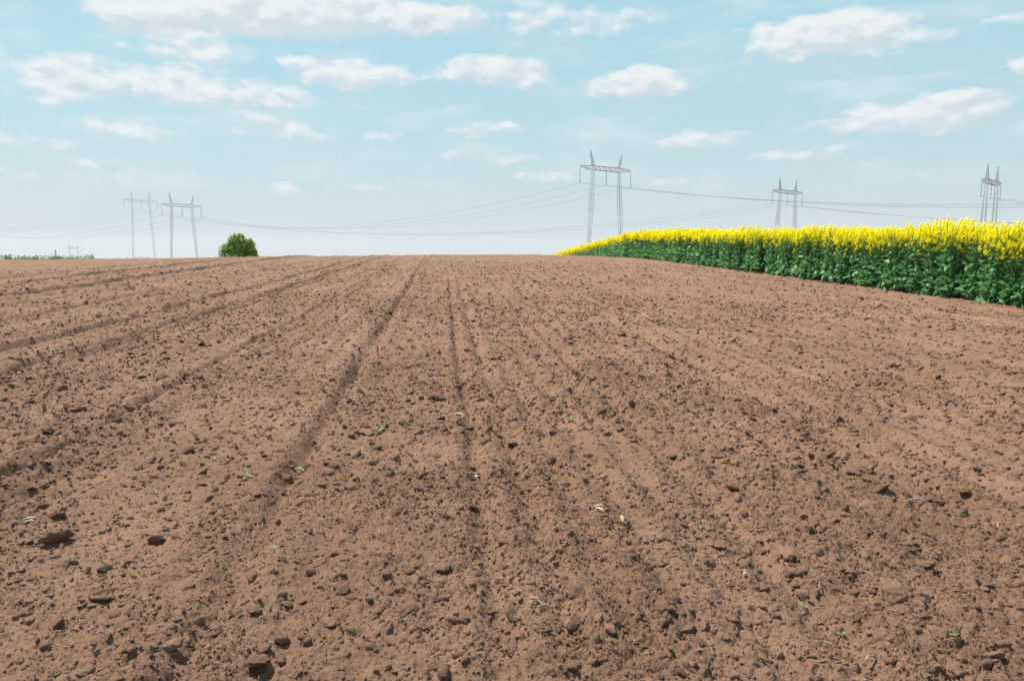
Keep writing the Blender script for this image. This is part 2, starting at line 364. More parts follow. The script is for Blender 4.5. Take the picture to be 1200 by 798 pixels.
def pylon(base, arm_z, yaw, label, group='portal pylons of the power lines', lean=1.0, wt=1.0):
    root = obj('power_pylon', None, loc=base, label=label, cat='pylon', group=group); root.rotation_euler = (0, 0, yaw); root.empty_display_size = 2
    h = arm_z - base[2]
    for sgn in (-1, 1):
        foot = np.array([sgn * 8.2, 0, 0]); top = np.array([sgn * 6.1, 0, h]); mid = foot + (top - foot) * .55
        mb = MB(); lattice(mb, foot, mid, .35, 1.15, 12, .06 * wt, .03 * wt); lattice(mb, mid, top, 1.15, .8, 9, .06 * wt, .03 * wt)
        leg = obj('leg', mb.build('leg', STEEL), root)
        mb = MB(); mb.tube([foot + [0, 0, -1], foot + [0, 0, .3]], .5, 8); obj('foundation', mb.build('foundation', CONC), leg)
        mb = MB(); lattice(mb, (sgn * 6.1, 0, h + 1.2), (sgn * (6.1 + 1.3 * lean), 0, h + 5.9), .8, .12, 6, .06 * wt, .035 * wt)
        mb.tube([(sgn * (6.1 + 1.3 * lean), -.5, h + 5.9), (sgn * (6.1 + 1.3 * lean), .5, h + 5.9)], .07, 4)
        obj('earth_wire_peak', mb.build('earth_wire_peak', STEEL), root)
    mb = MB()
    lattice(mb, (-7, 0, h + .6), (7, 0, h + .6), 1.3, 1.3, 11, .06 * wt, .042 * wt)
    for sgn in (-1, 1): lattice(mb, (sgn * 7, 0, h + .6), (sgn * ARM_L / 2, 0, h + .75), 1.3, .4, 4, .055 * wt, .04 * wt)
    obj('cross_arm', mb.build('cross_arm', STEEL), root)
    for xx in (-ARM_L / 2, 0, ARM_L / 2):
        mb = MB(); pts = []; rad = []
        for k in range(24):
            zz = h - .1 - k * (INS - .3) / 24
            pts += [(xx, 0, zz), (xx, 0, zz - .10), (xx, 0, zz - .11)]; rad += [.05, .15, .05]
        mb.tube(pts, rad, 6)
        mb.tube([(xx, 0, h + .6), (xx, 0, h - .1)], .05, 4)
        st_ = mb; mb = MB(); a = np.linspace(0, 2 * np.pi, 9); mb.tube(np.stack([xx + .28 * np.cos(a), .28 * np.sin(a), np.full(9, h - INS + .2)], 1), .04, 4, False)
        mb.tube([(xx, -.35, h - INS), (xx, .35, h - INS)], .07, 4)
        ins = obj('insulator_string', st_.build('insulator_string', GLASSI), root); obj('cable_clamp', mb.build('cable_clamp', STEEL), ins)
    root['arm'] = h
    return root
def pyl_pos(px, dist):
    r = ray(px, 295); r = r / math.hypot(r[0], r[1]); return np.array([r[0] * dist, r[1] * dist])
def z_at(px, py, dist):
    r = ray(px, py); return CAM_H + r[2] / math.hypot(r[0], r[1]) * dist
def mk(px, py_arm, dist, yaw, label, **kw):
    p = pyl_pos(px, dist); g = float(macro(p[0], p[1])) - .1; az_ = z_at(px, py_arm, dist)
    return dict(p=p, arm=az_, yaw=yaw, o=pylon((p[0], p[1], g), az_, yaw, label, **kw))
def attach(P, k, earth=False):
    """world position of a cable point"""
    c, s = math.cos(P['yaw']), math.sin(P['yaw'])
    lx, lz = ((k * 7.4, 5.9) if earth else (k * ARM_L / 2, -INS))
    return np.array([P['p'][0] + c * lx, P['p'][1] + s * lx, P['arm'] + lz])
pA, pB = pyl_pos(215, 395), pyl_pos(709, 245)
dII = (pB - pA) / np.linalg.norm(pB - pA)
pC, pD = pyl_pos(168, 520), pyl_pos(920, 330)
dI = (pD - pC) / np.linalg.norm(pD - pC)
PLe = mk(216, 242.5, 395, R(62), 'thin grey portal pylon with splayed legs next to the round bush', wt=.85)
P1 = mk(709, 200.5, 245, R(34), 'tall steel portal pylon rising behind the low tapering end of the flowering crop')
P4 = mk(168.5, 237, 520, R(60), 'faint far portal pylon with upright peaks beside the splayed legged pylon', lean=.35, wt=.55)
P2 = mk(920, 227, 330, R(35), 'grey portal pylon standing behind the middle of the yellow crop', lean=.6)
P3 = mk(1156, 216.5, 285, R(39), 'greenish grey narrow looking portal pylon behind the tallest yellow flower stalks', lean=.15, wt=.8)
P5 = mk(86.5, 291, 1300, R(63), 'tiny hazy portal pylon just above the far green hedge')
CAB = 'power cables of the overhead lines'
def cable(a, b, sag, rad, label):
    t = np.linspace(0, 1, 40); p = a + (b - a) * t[:, None]; p[:, 2] -= sag * 4 * t * (1 - t)
    mb = MB(); mb.tube(p - p[0], rad, 4); obj('power_cable', mb.build('power_cable', CABLE), loc=p[0], label=label, cat='cable', group=CAB)
def span(PA, PB, sag, label, rad=.035):
    for k in (-1, 0, 1): cable(attach(PA, k), attach(PB, k), sag, rad, 'conductor ' + label)
def off(P, d, L): return dict(p=P['p'] + d * L, arm=P['arm'] - 1, yaw=P['yaw'])
span(PLe, P1, 9.5, 'sagging from the splayed legged pylon by the bush to the tallest pylon')
span(P1, off(P1, dII, 250), 10, 'running on from the tallest pylon across the sky above the crop')
span(off(PLe, -dII, 250), PLe, 9, 'running on past the splayed legged pylon away from the bush')
span(P4, P2, 14, 'sagging low from the faint far pylon to the pylon behind the crop')
span(P2, off(P2, dI, 300), 11, 'running on from the pylon behind the middle of the crop')
span(off(P4, -dI, 300), P4, 11, 'running on past the faint far pylon')
span(P3, off(P3, dI, 260), 9, 'running on from the narrow looking pylon')
# a lone far mast beside the tiny pylon
pm = pyl_pos(65, 900); gm = float(macro(pm[0], pm[1])); hm = z_at(65, 292.5, 900) - gm
rt_ = obj('lattice_mast', None, loc=(pm[0], pm[1], gm), label='tiny hazy single mast standing over the gap in the far hedge', cat='mast')
mb = MB(); lattice(mb, (0, 0, -.5), (0, 0, hm), 1.6, .4, 14, .14, .07); obj('shaft', mb.build('shaft', STEEL), rt_)
for q in (.78, .92):
    mb = MB(); mb.tube([(-1.9, 0, hm * q), (1.9, 0, hm * q)], .12, 4); obj('cross_bar', mb.build('cross_bar', STEEL), rt_)

# ------------------------------------------------------------------ foliage helpers
def leaf_cloud(P, N, size, aspect=1.6, r=rng):
    """one folded leaf (two quads -> 4 triangles) at each P with normal N"""
    n = len(P); N = N / (np.linalg.norm(N, axis=1)[:, None] + 1e-9)
    t = r.normal(size=(n, 3)); t -= N * (t * N).sum(1)[:, None]; t /= np.linalg.norm(t, axis=1)[:, None]; b = np.cross(N, t)
    L = (size * np.ones(n) * r.uniform(.7, 1.3, n))[:, None]; W = L / aspect / 2
    base, tip = P - t * L / 2, P + t * L / 2 - N * L * .12
    l_, r_ = P + b * W + N * L * .10, P - b * W + N * L * .10
    V = np.stack([base, r_, tip, l_], 1).reshape(-1, 3); k = np.arange(n)[:, None] * 4
    return V, np.concatenate([k + [0, 1, 2], k + [0, 2, 3]])
def crown(blobs, n, leaf):
    """leaves spread in uneven shells over overlapping lumps"""
    P = []; N = []; w = np.array([b[3] * b[4] for b in blobs]); w = w / w.sum()
    for (cx, cy, cz, rx, rz), k in zip(blobs, (w * n).astype(int)):
        d = rng.normal(size=(k, 3)); d /= np.linalg.norm(d, axis=1)[:, None]
        rr = 1 - rng.random(k) ** 1.6 * .55; lump = 1 + .22 * gn(d[:, 0] * 2.3 + cx * 3, d[:, 1] * 2.3 + d[:, 2] * 2.9 + cz, 5) + .10 * rng.normal(size=k) * .6
        P.append(np.array([cx, cy, cz]) + d * (rr * lump)[:, None] * [rx, rx, rz]); N.append(d + rng.normal(size=(k, 3)) * .55 + [0, 0, .3])
    return leaf_cloud(np.concatenate(P), np.concatenate(N), leaf)

# ------------------------------------------------------------------ the bush on the crest
def build_bush():
    D = 66.0; p = pyl_pos(281, D); g = float(macro(p[0], p[1])); top = z_at(281, 271.5, D); k = .9 * D / F
    H_ = top - g
    root = obj('bush', None, loc=(p[0], p[1], g), label='single dense round green bush on the crest of the bare field', cat='bush')
    root.rotation_euler = (0, 0, -YAW)
    zc = z_at(281, 303, D) - g
    bl = [(-.1, 0, zc + 13 * k, 13 * k, 17 * k), (-1.2 * 1, .2, zc + 7 * k, 8 * k, 11 * k), (10 * k, -.1, zc + 11 * k, 9 * k, 13.5 * k), (-4 * k, -.3, zc + 21 * k, 7 * k, 9 * k), (4 * k, .4, zc + 3 * k, 14 * k, 9 * k), (-9 * k, 0, zc + 14 * k, 7 * k, 8 * k), (12.5 * k, 0, zc + 18 * k, 4 * k, 7 * k), (0, -.5, zc - 2 * k, 15 * k, 10 * k), (1 * k, 0, zc + 24 * k, 5 * k, 7 * k), (14 * k, .2, zc + 5 * k, 6 * k, 8 * k)]
    V, Fc = crown(bl, 9000, .15)
    V[:, :2] *= 1.04; V[:, 2] = zc + (V[:, 2] - zc) * .98; V[:, 2] = np.maximum(V[:, 2], .05)
    obj('crown', mesh_np('crown', V, Fc, BUSHL), root)
    mb = MB()
    for q in range(7):
        a = q * .9; e = np.array([math.cos(a) * .7, math.sin(a) * .7, H_ * (.55 + .05 * (q % 3))])
        mb.tube([(0.1 * math.cos(a), .1 * math.sin(a), -.15), e * .5 + [0, 0, .15], e], [.09, .06, .02], 6)
    obj('trunk', mb.build('trunk', BARK, True), root)
build_bush()

def build_hedges():
    D = 150.0
    for (x0, x1, ytop, lab) in ((-60, 58, 299.2, 'long low green hedge on the far skyline beyond the bare field'), (64, 106, 299.4, 'short low green hedge below the tiny hazy pylon'), (148, 186, 302.3, 'barely visible low dark green scrub at the foot of the faint far pylon')):
        pc = pyl_pos((x0 + x1) / 2, D); g = float(macro(pc[0], pc[1]))
        root = obj('hedge', None, loc=(pc[0], pc[1], g - .05), label=lab, cat='hedge'); root.rotation_euler = (0, 0, -YAW)
        w = (x1 - x0) * D / F; bl = []
        for k in range(max(4, int(w / .9))):
            xx = -w / 2 + (k + .5) * w / max(4, int(w / .9)); cx_ = (x0 + x1) / 2 + xx * F / D
            gg = float(macro(pc[0] + xx, pc[1])); tz = z_at(cx_, ytop + rng.uniform(-.6, .9), D) - g
            bl.append((xx, rng.uniform(-.4, .4), tz * .5, rng.uniform(.8, 1.2), tz * .52))
        V, Fc = crown(bl, int(420 * len(bl)), .3)
        obj('foliage', mesh_np('foliage', V, Fc, HEDGEL), root)
        mb = MB()
        for b in bl: mb.tube([(b[0], b[1], -.3), (b[0] + .1, b[1], b[2] * 1.3)], [.06, .02], 5)
        obj('stem', mb.build('stem', BARK), root)
build_hedges()

# ------------------------------------------------------------------ the flowering crop
def canola(seed, lod):
    """one plant: (stem V,F), (leaves V,F), (flowers V,F) in its own frame"""
    r = np.random.default_rng(seed); Ht = r.uniform(1.34, 1.54)
    st = MB(); lean = r.normal(size=2) * .05
    def ax(t): return np.array([lean[0] * t * t * Ht, lean[1] * t * t * Ht, t * Ht * .93])
    st.tube([ax(t) - ([0, 0, .06] if t == 0 else [0, 0, 0]) for t in (0, .35, .7, 1)], [.011, .010, .007, .004], 4 if lod == 0 else 3, False)
    tips = [(ax(1), np.array([0, 0, 1.]))]
    nb = {0: 13, 1: 10, 2: 7, 3: 5}[lod]
    for k in range(nb):
        t = r.uniform(.18, .7) if k % 3 == 2 else r.uniform(.40, .85); a = k * 2.4 + r.uniform(0, 1); L = r.uniform(.55, 1.0) * (1.02 - t) * Ht * .85 + .12
        p0 = ax(t); d = np.array([math.cos(a) * .42, math.sin(a) * .42, .9]); p1 = p0 + d * L * .5 + [math.cos(a) * .03, math.sin(a) * .03, 0]; p2 = p1 + (d * [.5, .5, 1.1]) * L * .5
        if lod < 2: st.tube([p0, p1, p2], [.005, .004, .003], 3, False)
        tips.append((p2, d))
    # racemes
    nf, fs = {0: (32, .021), 1: (24, .026), 2: (11, .056), 3: (8, .074)}[lod]; P = []; N = []
    for (q, d) in tips:
        L = r.uniform(.07, .14); rad = .046
        h = r.random(nf); a = r.random(nf) * 6.283; rr = rad * (1.05 - .75 * h) * r.uniform(.6, 1.15, nf)
        P.append(q + np.stack([np.cos(a) * rr, np.sin(a) * rr, (h - .55) * L], 1)); N.append(np.stack([np.cos(a), np.sin(a), 1.5 * np.ones(nf)], 1) + r.normal(size=(nf, 3)) * .4)
    flV, flF = leaf_cloud(np.concatenate(P), np.concatenate(N), fs, 1.05, r)
    # leaves: big stalked ones low, clasping narrow ones above
    lv = MB(); nl = {0: 84, 1: 44, 2: 10, 3: 2}[lod]
    for k in range(nl):
        t = (k + r.random()) / nl; t = t ** 1.15 * .80 + (.02 if lod < 3 else .35); t = min(t, .82); a = k * 2.4 + r.uniform(-.5, .5); p0 = ax(t)
        if lod < 3 and k % 2:                                # leaf carried out on a short side shoot
            q0 = p0; p0 = p0 + np.array([math.cos(a + .6), math.sin(a + .6), .5]) * r.uniform(.05, .15)
            if lod < 2: st.tube([q0 - [0, 0, .02], p0], .003, 3, False)
        L = (.15 * (1 - t) ** 1.1 + .075) * r.uniform(.75, 1.25) * (1.0 if lod < 2 else 1.6); W = L * r.uniform(.20, .30) * (1.15 - .3 * t); el = r.uniform(-.5, 1.25) + .2 * t; dr = r.uniform(.1, 1.5); roll = r.normal() * .7
        hd = np.array([math.cos(a), math.sin(a), 0]); sd = np.array([-math.sin(a), math.cos(a), 0]) * math.cos(roll) + np.array([0, 0, math.sin(roll)])
        stalk = .3 * L * (1 - t); c = []; q = p0.copy(); e = el
        for s_ in range(4):
            c.append(q.copy()); step = stalk if s_ == 0 else (L / 3); q = q + (hd * math.cos(e) + np.array([0, 0, math.sin(e)])) * step; e -= dr / 3
        ws = [.12, 1.0, .85, 0.03]; wob = r.normal(size=(4, 2)) * L * .05
        up = np.array([0, 0, 1.]); V = []
        for s_ in range(4):
            V += [c[s_] + sd * W * ws[s_] + up * (W * .28 * ws[s_] + wob[s_, 0]), c[s_], c[s_] - sd * W * ws[s_] + up * (W * .28 * ws[s_] + wob[s_, 1])]
        fs_ = []
        for s_ in range(3):
            b = s_ * 3
            for o in (0, 1): fs_ += [[b + o, b + o + 1, b + o + 4], [b + o, b + o + 4, b + o + 3]]
        lv.add(V, fs_)
    return st.arr(), lv.arr(), (flV, flF)

EDGE = 11.25
def edge_x(y): return EDGE + .16 * gn(np.asarray(y, float) * .6, np.zeros_like(np.asarray(y, float)), 77) + .06 * gn(np.asarray(y, float) * 2.3, np.zeros_like(np.asarray(y, float)), 78)
def build_crop():
    NV = 12
    var = [canola(100 + k, 0) for k in range(NV)]
    mesh = [(mesh_np('stem', *v[0], STEM), mesh_np('foliage', *v[1], LEAF, True), mesh_np('flowers', *v[2], PETAL)) for v in var]
    # plants on the outer rows, sorted so that the largest in view are individuals
    ys = []; 
    y = 3.5
    while y < 112:
        for row in range(4 if y < 45 else 3):
            ys.append((y + rng.uniform(-.09, .09), row)); 
        y += .108 if y < 45 else .25
    ys = np.array(ys); xs = edge_x(ys[:, 0]) + .05 + ys[:, 1] * .24 + rng.uniform(-.12, .12, len(ys))
    az = np.degrees(np.arctan2(xs, ys[:, 0])) - math.degrees(YAW)
    inview = (az < 35.6); score = np.hypot(xs, ys[:, 0]) + ys[:, 1] * 6 + np.where(inview, 0, 1000)
    order = np.argsort(score); indiv = set(order[:300].tolist())
    stuff = [[], []]; vi = [0]; 
    parts = {0: ([], []), 1: ([], []), 2: ([], [])}; cnt = [0, 0, 0]
    lods = {l: [canola(500 + 20 * l + k, l) for k in range(8)] for l in (1, 2, 3)}
    def put(l, x, y, sc_):
        v = lods[l][rng.integers(8)]; a = rng.random() * 6.283; c, s = math.cos(a), math.sin(a); z = float(macro(x, y))
        for k in range(3):
            V = v[k][0]; W = np.stack([V[:, 0] * c - V[:, 1] * s, V[:, 0] * s + V[:, 1] * c, V[:, 2]], 1) * sc_ + [x, y, z]
            parts[k][0].append(W); parts[k][1].append(v[k][1] + cnt[k]); cnt[k] += len(W)
    for i in range(len(ys)):
        x, y = float(xs[i]), float(ys[i, 0]); row = int(ys[i, 1])
        sc_ = float(np.clip(rng.normal(1.0, .055), .85, 1.14)) * (1.0 + .05 * float(gn(np.array([y * .35]), np.array([3.1]), 79)[0]))
        if y < 17 and row > 0 and rng.random() < .12: sc_ *= 1.10
        if i in indiv:
            k = int(rng.integers(NV)); root = obj('canola_plant', None, loc=(x, y, float(macro(x, y))), label='flowering yellow canola plant in the outer rows of the crop beside bare soil', cat='plant', group='canola plants on the crop edge')
            root.rotation_euler = (rng.normal() * .08, rng.normal() * .08, rng.random() * 6.283); root.scale = (sc_,) * 3; root.empty_display_size = .1
            for me, nm in zip(mesh[k], ('stem', 'foliage', 'flowers')): obj(nm, me, root, kind=None if nm == 'stem' else 'stuff')
        else:
            put(1 if (y < 27 and row < 3) else 2, x, y, sc_)
    # interior of the crop: only its flowering tops can be seen
    n = 1900; d = rng.random(n) ** 1.7 * 26 + 1.0; y = 1.5 + rng.random(n) * 112; x = edge_x(y) + d
    for k in range(n): put(3, float(x[k]), float(y[k]), float(np.clip(rng.normal(1.0, .06), .85, 1.14)))
    root = obj('canola_crop', None, label='dense mass of yellow flowering canola filling the field behind its edge plants', cat='crop', kind='stuff')
    for k, (nm, m) in enumerate((('stems', STEM), ('foliage', LEAF), ('flowers', PETAL))):
        o = obj(nm, mesh_np(nm, np.concatenate(parts[k][0]), np.concatenate(parts[k][1]), m, k == 1), root, kind='stuff')
build_crop()

# ------------------------------------------------------------------ loose clods, crumbs, litter, weeds
def icosphere(sub):
    import bmesh
    bm = bmesh.new(); bmesh.ops.create_icosphere(bm, subdivisions=sub, radius=1)
    V = np.array([v.co[:] for v in bm.verts]); Fc = np.array([[v.index for v in f.verts] for f in bm.faces]); bm.free()
    return V, Fc
ICO_FINE = icosphere(4); ICO_LOW = icosphere(3)
def clod_mesh(seed, ico):
    r = np.random.default_rng(seed); V, Fc = ico; V = V.copy()
    for k in range(9):                                     # broken faces: flatten against random planes
        n = r.normal(size=3); n /= np.linalg.norm(n); c = r.uniform(.55, .9); d = V @ n; V = V - n[None] * (np.clip(d - c, 0, None) * .92)[:, None]
    def n3(s, sd): return gn(V[:, 0] * s + V[:, 2] * .7 * s, V[:, 1] * s - V[:, 2] * .8 * s, sd)
    V *= (1 + .16 * n3(2.1, seed) + .09 * n3(4.7, seed + 1) + .055 * n3(10, seed + 2))[:, None]
    V *= [1, r.uniform(.6, .85), r.uniform(.5, .72)]
    return mesh_np('clod', V, Fc, SOIL, False)
CLODS = [clod_mesh(900 + 5 * k, ICO_FINE) for k in range(14)]
SMALL_CLODS = [clod_mesh(1300 + 5 * k, ICO_LOW) for k in range(12)]
SMALL = []
def put_clod(x, y, rad, label, group, sink=.35, flat=.62, me=None):
    z = float(height(np.array([x]), np.array([y]))[0]) ; g = float(np.median(height(x + rad * np.array([0, 1, -1, 0, 0]), y + rad * np.array([0, 0, 0, 1, -1]))))
    o = obj('soil_clod', me or CLODS[int(rng.integers(len(CLODS)))], loc=(x, y, min(z, g) + rad * .5 * (.62 - sink) * flat), label=label, cat='clod', group=group)
    o.rotation_euler = (rng.normal() * .3, rng.normal() * .3, rng.random() * 6.283); o.scale = (rad, rad * rng.uniform(.85, 1.15), rad * rng.uniform(.8, 1.15) * flat)
    return o
# clods read one by one from the photograph: pixel and width in pixels
BIG = [(478, 714, 36), (492, 733, 30), (925, 648, 34), (503, 778, 24), (520, 668, 26), (455, 690, 26), (553, 596, 22), (479, 597, 16), (1050, 692, 40), (1000, 553, 20), (985, 536, 26), (540, 505, 16), (505, 502, 18), (445, 508, 16), (428, 508, 18), (515, 466, 22), (415, 533, 20), (66, 633, 34), (300, 775, 40), (700, 738, 20), (600, 752, 24), (640, 740, 18), (890, 690, 22), (950, 575, 26), (1030, 575, 26), (775, 720, 24), (590, 640, 22), (548, 552, 18), (300, 720, 22), (372, 655, 24), (840, 640, 20), (820, 755, 26), (1100, 740, 30), (1170, 700, 26), (1085, 660, 22), (90, 480, 20), (60, 500, 24), (35, 515, 26), (150, 475, 18), (190, 415, 14), (235, 405, 14), (305, 400, 14), (270, 355, 9), (120, 440, 16), (470, 390, 10), (520, 440, 14), (560, 470, 14), (885, 500, 16), (920, 484, 16), (950, 505, 16), (765, 483, 12), (795, 452, 10), (980, 455, 12), (1047, 425, 12), (728, 395, 12), (740, 402, 10), (185, 630, 26), (400, 690, 26), (1130, 580, 22), (860, 735, 22), (735, 655, 20), (670, 780, 24), (200, 750, 30), (120, 700, 26)]
for (px, py, w) in BIG:
    x, y = hit(px, py); rad = w / 2 * math.hypot(x, y) / F
    put_clod(x, y, rad, 'large rough lump of brown soil lying proud of the tilled field', 'large soil clods', .25)
k = 0
while k < 200:
    px, py = rng.uniform(-20, 1220), 345 + 450 * rng.random() ** .85; x, y = hit(px, py)
    if x > EDGE - .3 or y > 32: continue
    rad = math.hypot(x, y) / F * rng.uniform(3.0, 6.5)
    if rad > .075: rad = rng.uniform(.04, .075)
    SMALL.append(put_clod(x, y, rad, 'small crumbly clod of brown soil loose on the tilled field', 'small soil clods', .45, me=SMALL_CLODS[k % 12])); k += 1

def build_crumbs(sources):
    X = []; Y = []; Rr = []
    for r0, cov, dmax in ((.0035, .27, 4.6), (.007, .21, 9.2), (.013, .15, 18.), (.024, .075, 36.)):
        n = int(cov * .715 * dmax ** 2 / (np.pi * (1.5 * r0) ** 2 * .7))
        d = np.sqrt(rng.random(n)) * dmax; a = rng.uniform(-R(41), R(41), n) + YAW; x = d * np.sin(a); y = d * np.cos(a)
        u = x - .035 * (np.clip(y, -20, 60) - 10) * sst(.8, 4, -x)
        m = .62 + .55 * gn(u * .75, y * .28, 21) + .45 * gn(x * 1.3, y * 1.2, 22) + .35 * gn(x * 5, y * 5, 24) - .35 * np.exp(-((u + 1.55) / .42) ** 2)
        k = (rng.random(n) < np.clip(m + .05, .42, 1)) & (x < EDGE + .3) & (d > 1.3) & (rng.random(n) < sst(dmax * 1.02, dmax * .72, d))
        X.append(x[k]); Y.append(y[k]); Rr.append(r0 * 2 ** rng.random(k.sum()))
    x = np.concatenate(X); y = np.concatenate(Y); r = np.concatenate(Rr); n = len(x)
    z = height(x, y, np.hypot(x, y) * .003) + r * rng.uniform(-.22, .16, n)
    me = bpy.data.meshes.new('soil_crumbs'); me.vertices.add(n); me.vertices.foreach_set('co', np.stack([x, y, z], 1).astype(np.float32).ravel())
    for nm, typ, val in (('crumb_scale', 'FLOAT_VECTOR', np.stack([r * rng.uniform(.8, 1.3, n), r * rng.uniform(.7, 1.1, n), r * rng.uniform(.7, 1.15, n)], 1)), ('crumb_turn', 'FLOAT_VECTOR', np.stack([rng.normal(size=n) * .45, rng.normal(size=n) * .45, rng.random(n) * 6.283], 1))):
        at = me.attributes.new(nm, typ, 'POINT'); at.data.foreach_set('vector', val.astype(np.float32).ravel())
    at = me.attributes.new('crumb_kind', 'INT', 'POINT'); at.data.foreach_set('value', rng.integers(0, len(sources), n).astype(np.int32))
    me.materials.append(SOIL)
    o = obj('soil_crumbs', me, kind='stuff', label='loose crumbs and small lumps of brown soil strewn over the field', cat='soil')
    ng = bpy.data.node_groups.new('crumbs', 'GeometryNodeTree')
    ng.interface.new_socket('Geometry', in_out='INPUT', socket_type='NodeSocketGeometry'); ng.interface.new_socket('Geometry', in_out='OUTPUT', socket_type='NodeSocketGeometry')
    gi = nn(ng, 'NodeGroupInput'); go = nn(ng, 'NodeGroupOutput'); jn = nn(ng, 'GeometryNodeJoinGeometry'); ip = nn(ng, 'GeometryNodeInstanceOnPoints')
    for so in sources:
        oi = nn(ng, 'GeometryNodeObjectInfo', transform_space='ORIGINAL'); oi.inputs['Object'].default_value = so; oi.inputs['As Instance'].default_value = True
        ng.links.new(oi.outputs['Geometry'], jn.inputs[0])
    def att(nm, typ):
        q = nn(ng, 'GeometryNodeInputNamedAttribute', data_type=typ); q.inputs[0].default_value = nm; return q.outputs[0]
    ng.links.new(gi.outputs[0], ip.inputs['Points']); ng.links.new(jn.outputs[0], ip.inputs['Instance']); ip.inputs['Pick Instance'].default_value = True
    ng.links.new(att('crumb_kind', 'INT'), ip.inputs['Instance Index']); ng.links.new(att('crumb_scale', 'FLOAT_VECTOR'), ip.inputs['Scale'])
    e2r = nn(ng, 'FunctionNodeEulerToRotation'); ng.links.new(att('crumb_turn', 'FLOAT_VECTOR'), e2r.inputs[0]); ng.links.new(e2r.outputs[0], ip.inputs['Rotation'])
    ng.links.new(ip.outputs[0], go.inputs[0])
    md = o.modifiers.new('crumbs', 'NODES'); md.node_group = ng
build_crumbs(SMALL[:12])

def blade(mb, p, L, W, a, el, curl, n=5, fold=.25):
    """curved tapered strip: husk, leaf or stalk"""
    hd = np.array([math.cos(a), math.sin(a), 0]); sd = np.array([-math.sin(a), math.cos(a), 0]); up = np.array([0, 0, 1.]); q = np.array(p, float); e = el; V = []
    for k in range(n + 1):
        t = k / n; w = W / 2 * (.25 + 1.5 * t * (1 - t) * 2) * (1 if k < n else .3)
        V += [q + sd * w + up * w * fold * 2, q, q - sd * w + up * w * fold * 2]; q = q + (hd * math.cos(e) + up * math.sin(e)) * L / n; e -= curl / n
    fs = []
    for k in range(n):
        b = k * 3
        for o in (0, 1): fs += [[b + o, b + o + 1, b + o + 4], [b + o, b + o + 4, b + o + 3]]
    mb.add(V, fs)
def zt(x, y):                                # top of the soil round a point
    return float(np.max(height(x + .012 * np.array([0, 1, -1, 0, 0]), y + .012 * np.array([0, 0, 0, 1, -1]))))
def litter(px, py, w, kind, ang, label, group=None):
    x, y = hit(px, py); d = math.hypot(x, y); L = .8 * w * d / F; mb = MB(); z = zt(x, y); nm, m = {'husk': ('dry_husk', HUSK), 'pale': ('husk_scrap', PALE), 'straw': ('straw_stalk', STRAW), 'twig': ('dry_twig', TWIG)}[kind]
    if kind in ('husk', 'pale'):
        for q in range(3): blade(mb, (-L / 2 * math.cos(ang), -L / 2 * math.sin(ang), .004 + .006 * q), L * rng.uniform(.75, 1.05), L * rng.uniform(.14, .24), ang + rng.normal() * .25, .10 + .10 * q, .30 + .2 * q, 6, .35)
    else:
        pts = [(math.cos(ang) * L * (t - .5), math.sin(ang) * L * (t - .5) + .04 * L * math.sin(t * 5), .010 + .012 * math.sin(t * 3.1)) for t in np.linspace(0, 1, 7)]
        mb.tube(pts, .0035 if kind == 'straw' else .004, 5)
        if kind == 'twig':
            for q in (2, 4): mb.tube([pts[q], tuple(np.array(pts[q]) + [L * .15 * math.cos(ang + 1), L * .15 * math.sin(ang + 1), .01])], .0025, 4)
    obj(nm, mb.build(nm, m, True), loc=(x, y, z), label=label, cat={'twig': 'twig', 'straw': 'straw'}.get(kind, 'husk'), group=group)
litter(728, 616, 24, 'husk', 1.5, 'broad cream dried husk lying beside a torn dark clod')
litter(703, 604, 17, 'pale', -.4, 'small white curled scrap beside the broad cream husk')
litter(713, 638, 20, 'straw', -.9, 'split brown straw just in front of the broad cream husk')
litter(628, 713, 24, 'husk', -.4, 'thin beige curled husk half buried in soil')
litter(36, 608, 18, 'pale', .3, 'short whitish husk scrap at the foot of a clod')
litter(50, 627, 17, 'straw', -.5, 'pale straw beside the short whitish husk scrap')
litter(538, 487, 20, 'pale', .1, 'long white husk sliver lying flat among clods')
litter(560, 551, 14, 'pale', .6, 'little white husk flake behind a dark hollow')
litter(873, 675, 10, 'pale', .5, 'single whitish flake on the fine soil')
litter(815, 668, 20, 'straw', 1.0, 'thin upright leaning straw on the fine soil')
litter(1075, 592, 22, 'twig', -.5, 'forked grey twig lying on the soil')
for (px, py, w, a) in ((485, 432, 10, .3), (440, 429, 9, 0), (583, 411, 12, .2), (548, 403, 10, -.5), (1040, 424, 9, .4), (85, 492, 16, .2), (70, 497, 12, .6), (330, 418, 8, 0), (585, 465, 9, .2), (835, 500, 10, 1.2), (920, 425, 10, .3), (640, 720, 22, -.3), (625, 742, 16, .2), (1170, 620, 18, .8), (130, 640, 14, .9), (182, 578, 16, -.8), (120, 575, 14, .4), (650, 630, 12, .7), (760, 665, 14, .3), (1020, 770, 22, .4), (960, 690, 18, 1.1), (350, 545, 12, .2)):
    litter(px, py, w, 'straw', a, 'thin short piece of tan straw lying on the tilled soil', 'straw scattered on the soil')
for (px, py, w) in ((621, 346, 4.5), (630, 343, 6), (639, 343, 4.5), (642, 348, 8), (403, 331, 5), (420, 337, 5), (393, 343, 7), (416, 394, 4), (276, 384, 5), (233, 386, 5), (240, 381, 4), (218, 392, 4), (252, 387, 4), (115, 368, 6), (4, 375, 6), (94, 314, 4), (135, 313, 4), (762, 405, 6), (1030, 361, 8), (980, 349, 6), (930, 348, 5), (1000, 386, 8), (245, 303.5, 4), (478, 384, 4), (558, 435, 5), (350, 350, 5), (870, 398, 4), (185, 332, 4)):
    litter(px, py, w * 1.15, 'pale', rng.uniform(-.8, .8), 'tiny bleached scrap of husk on the distant part of the soil', 'bleached scraps dotted over the soil')

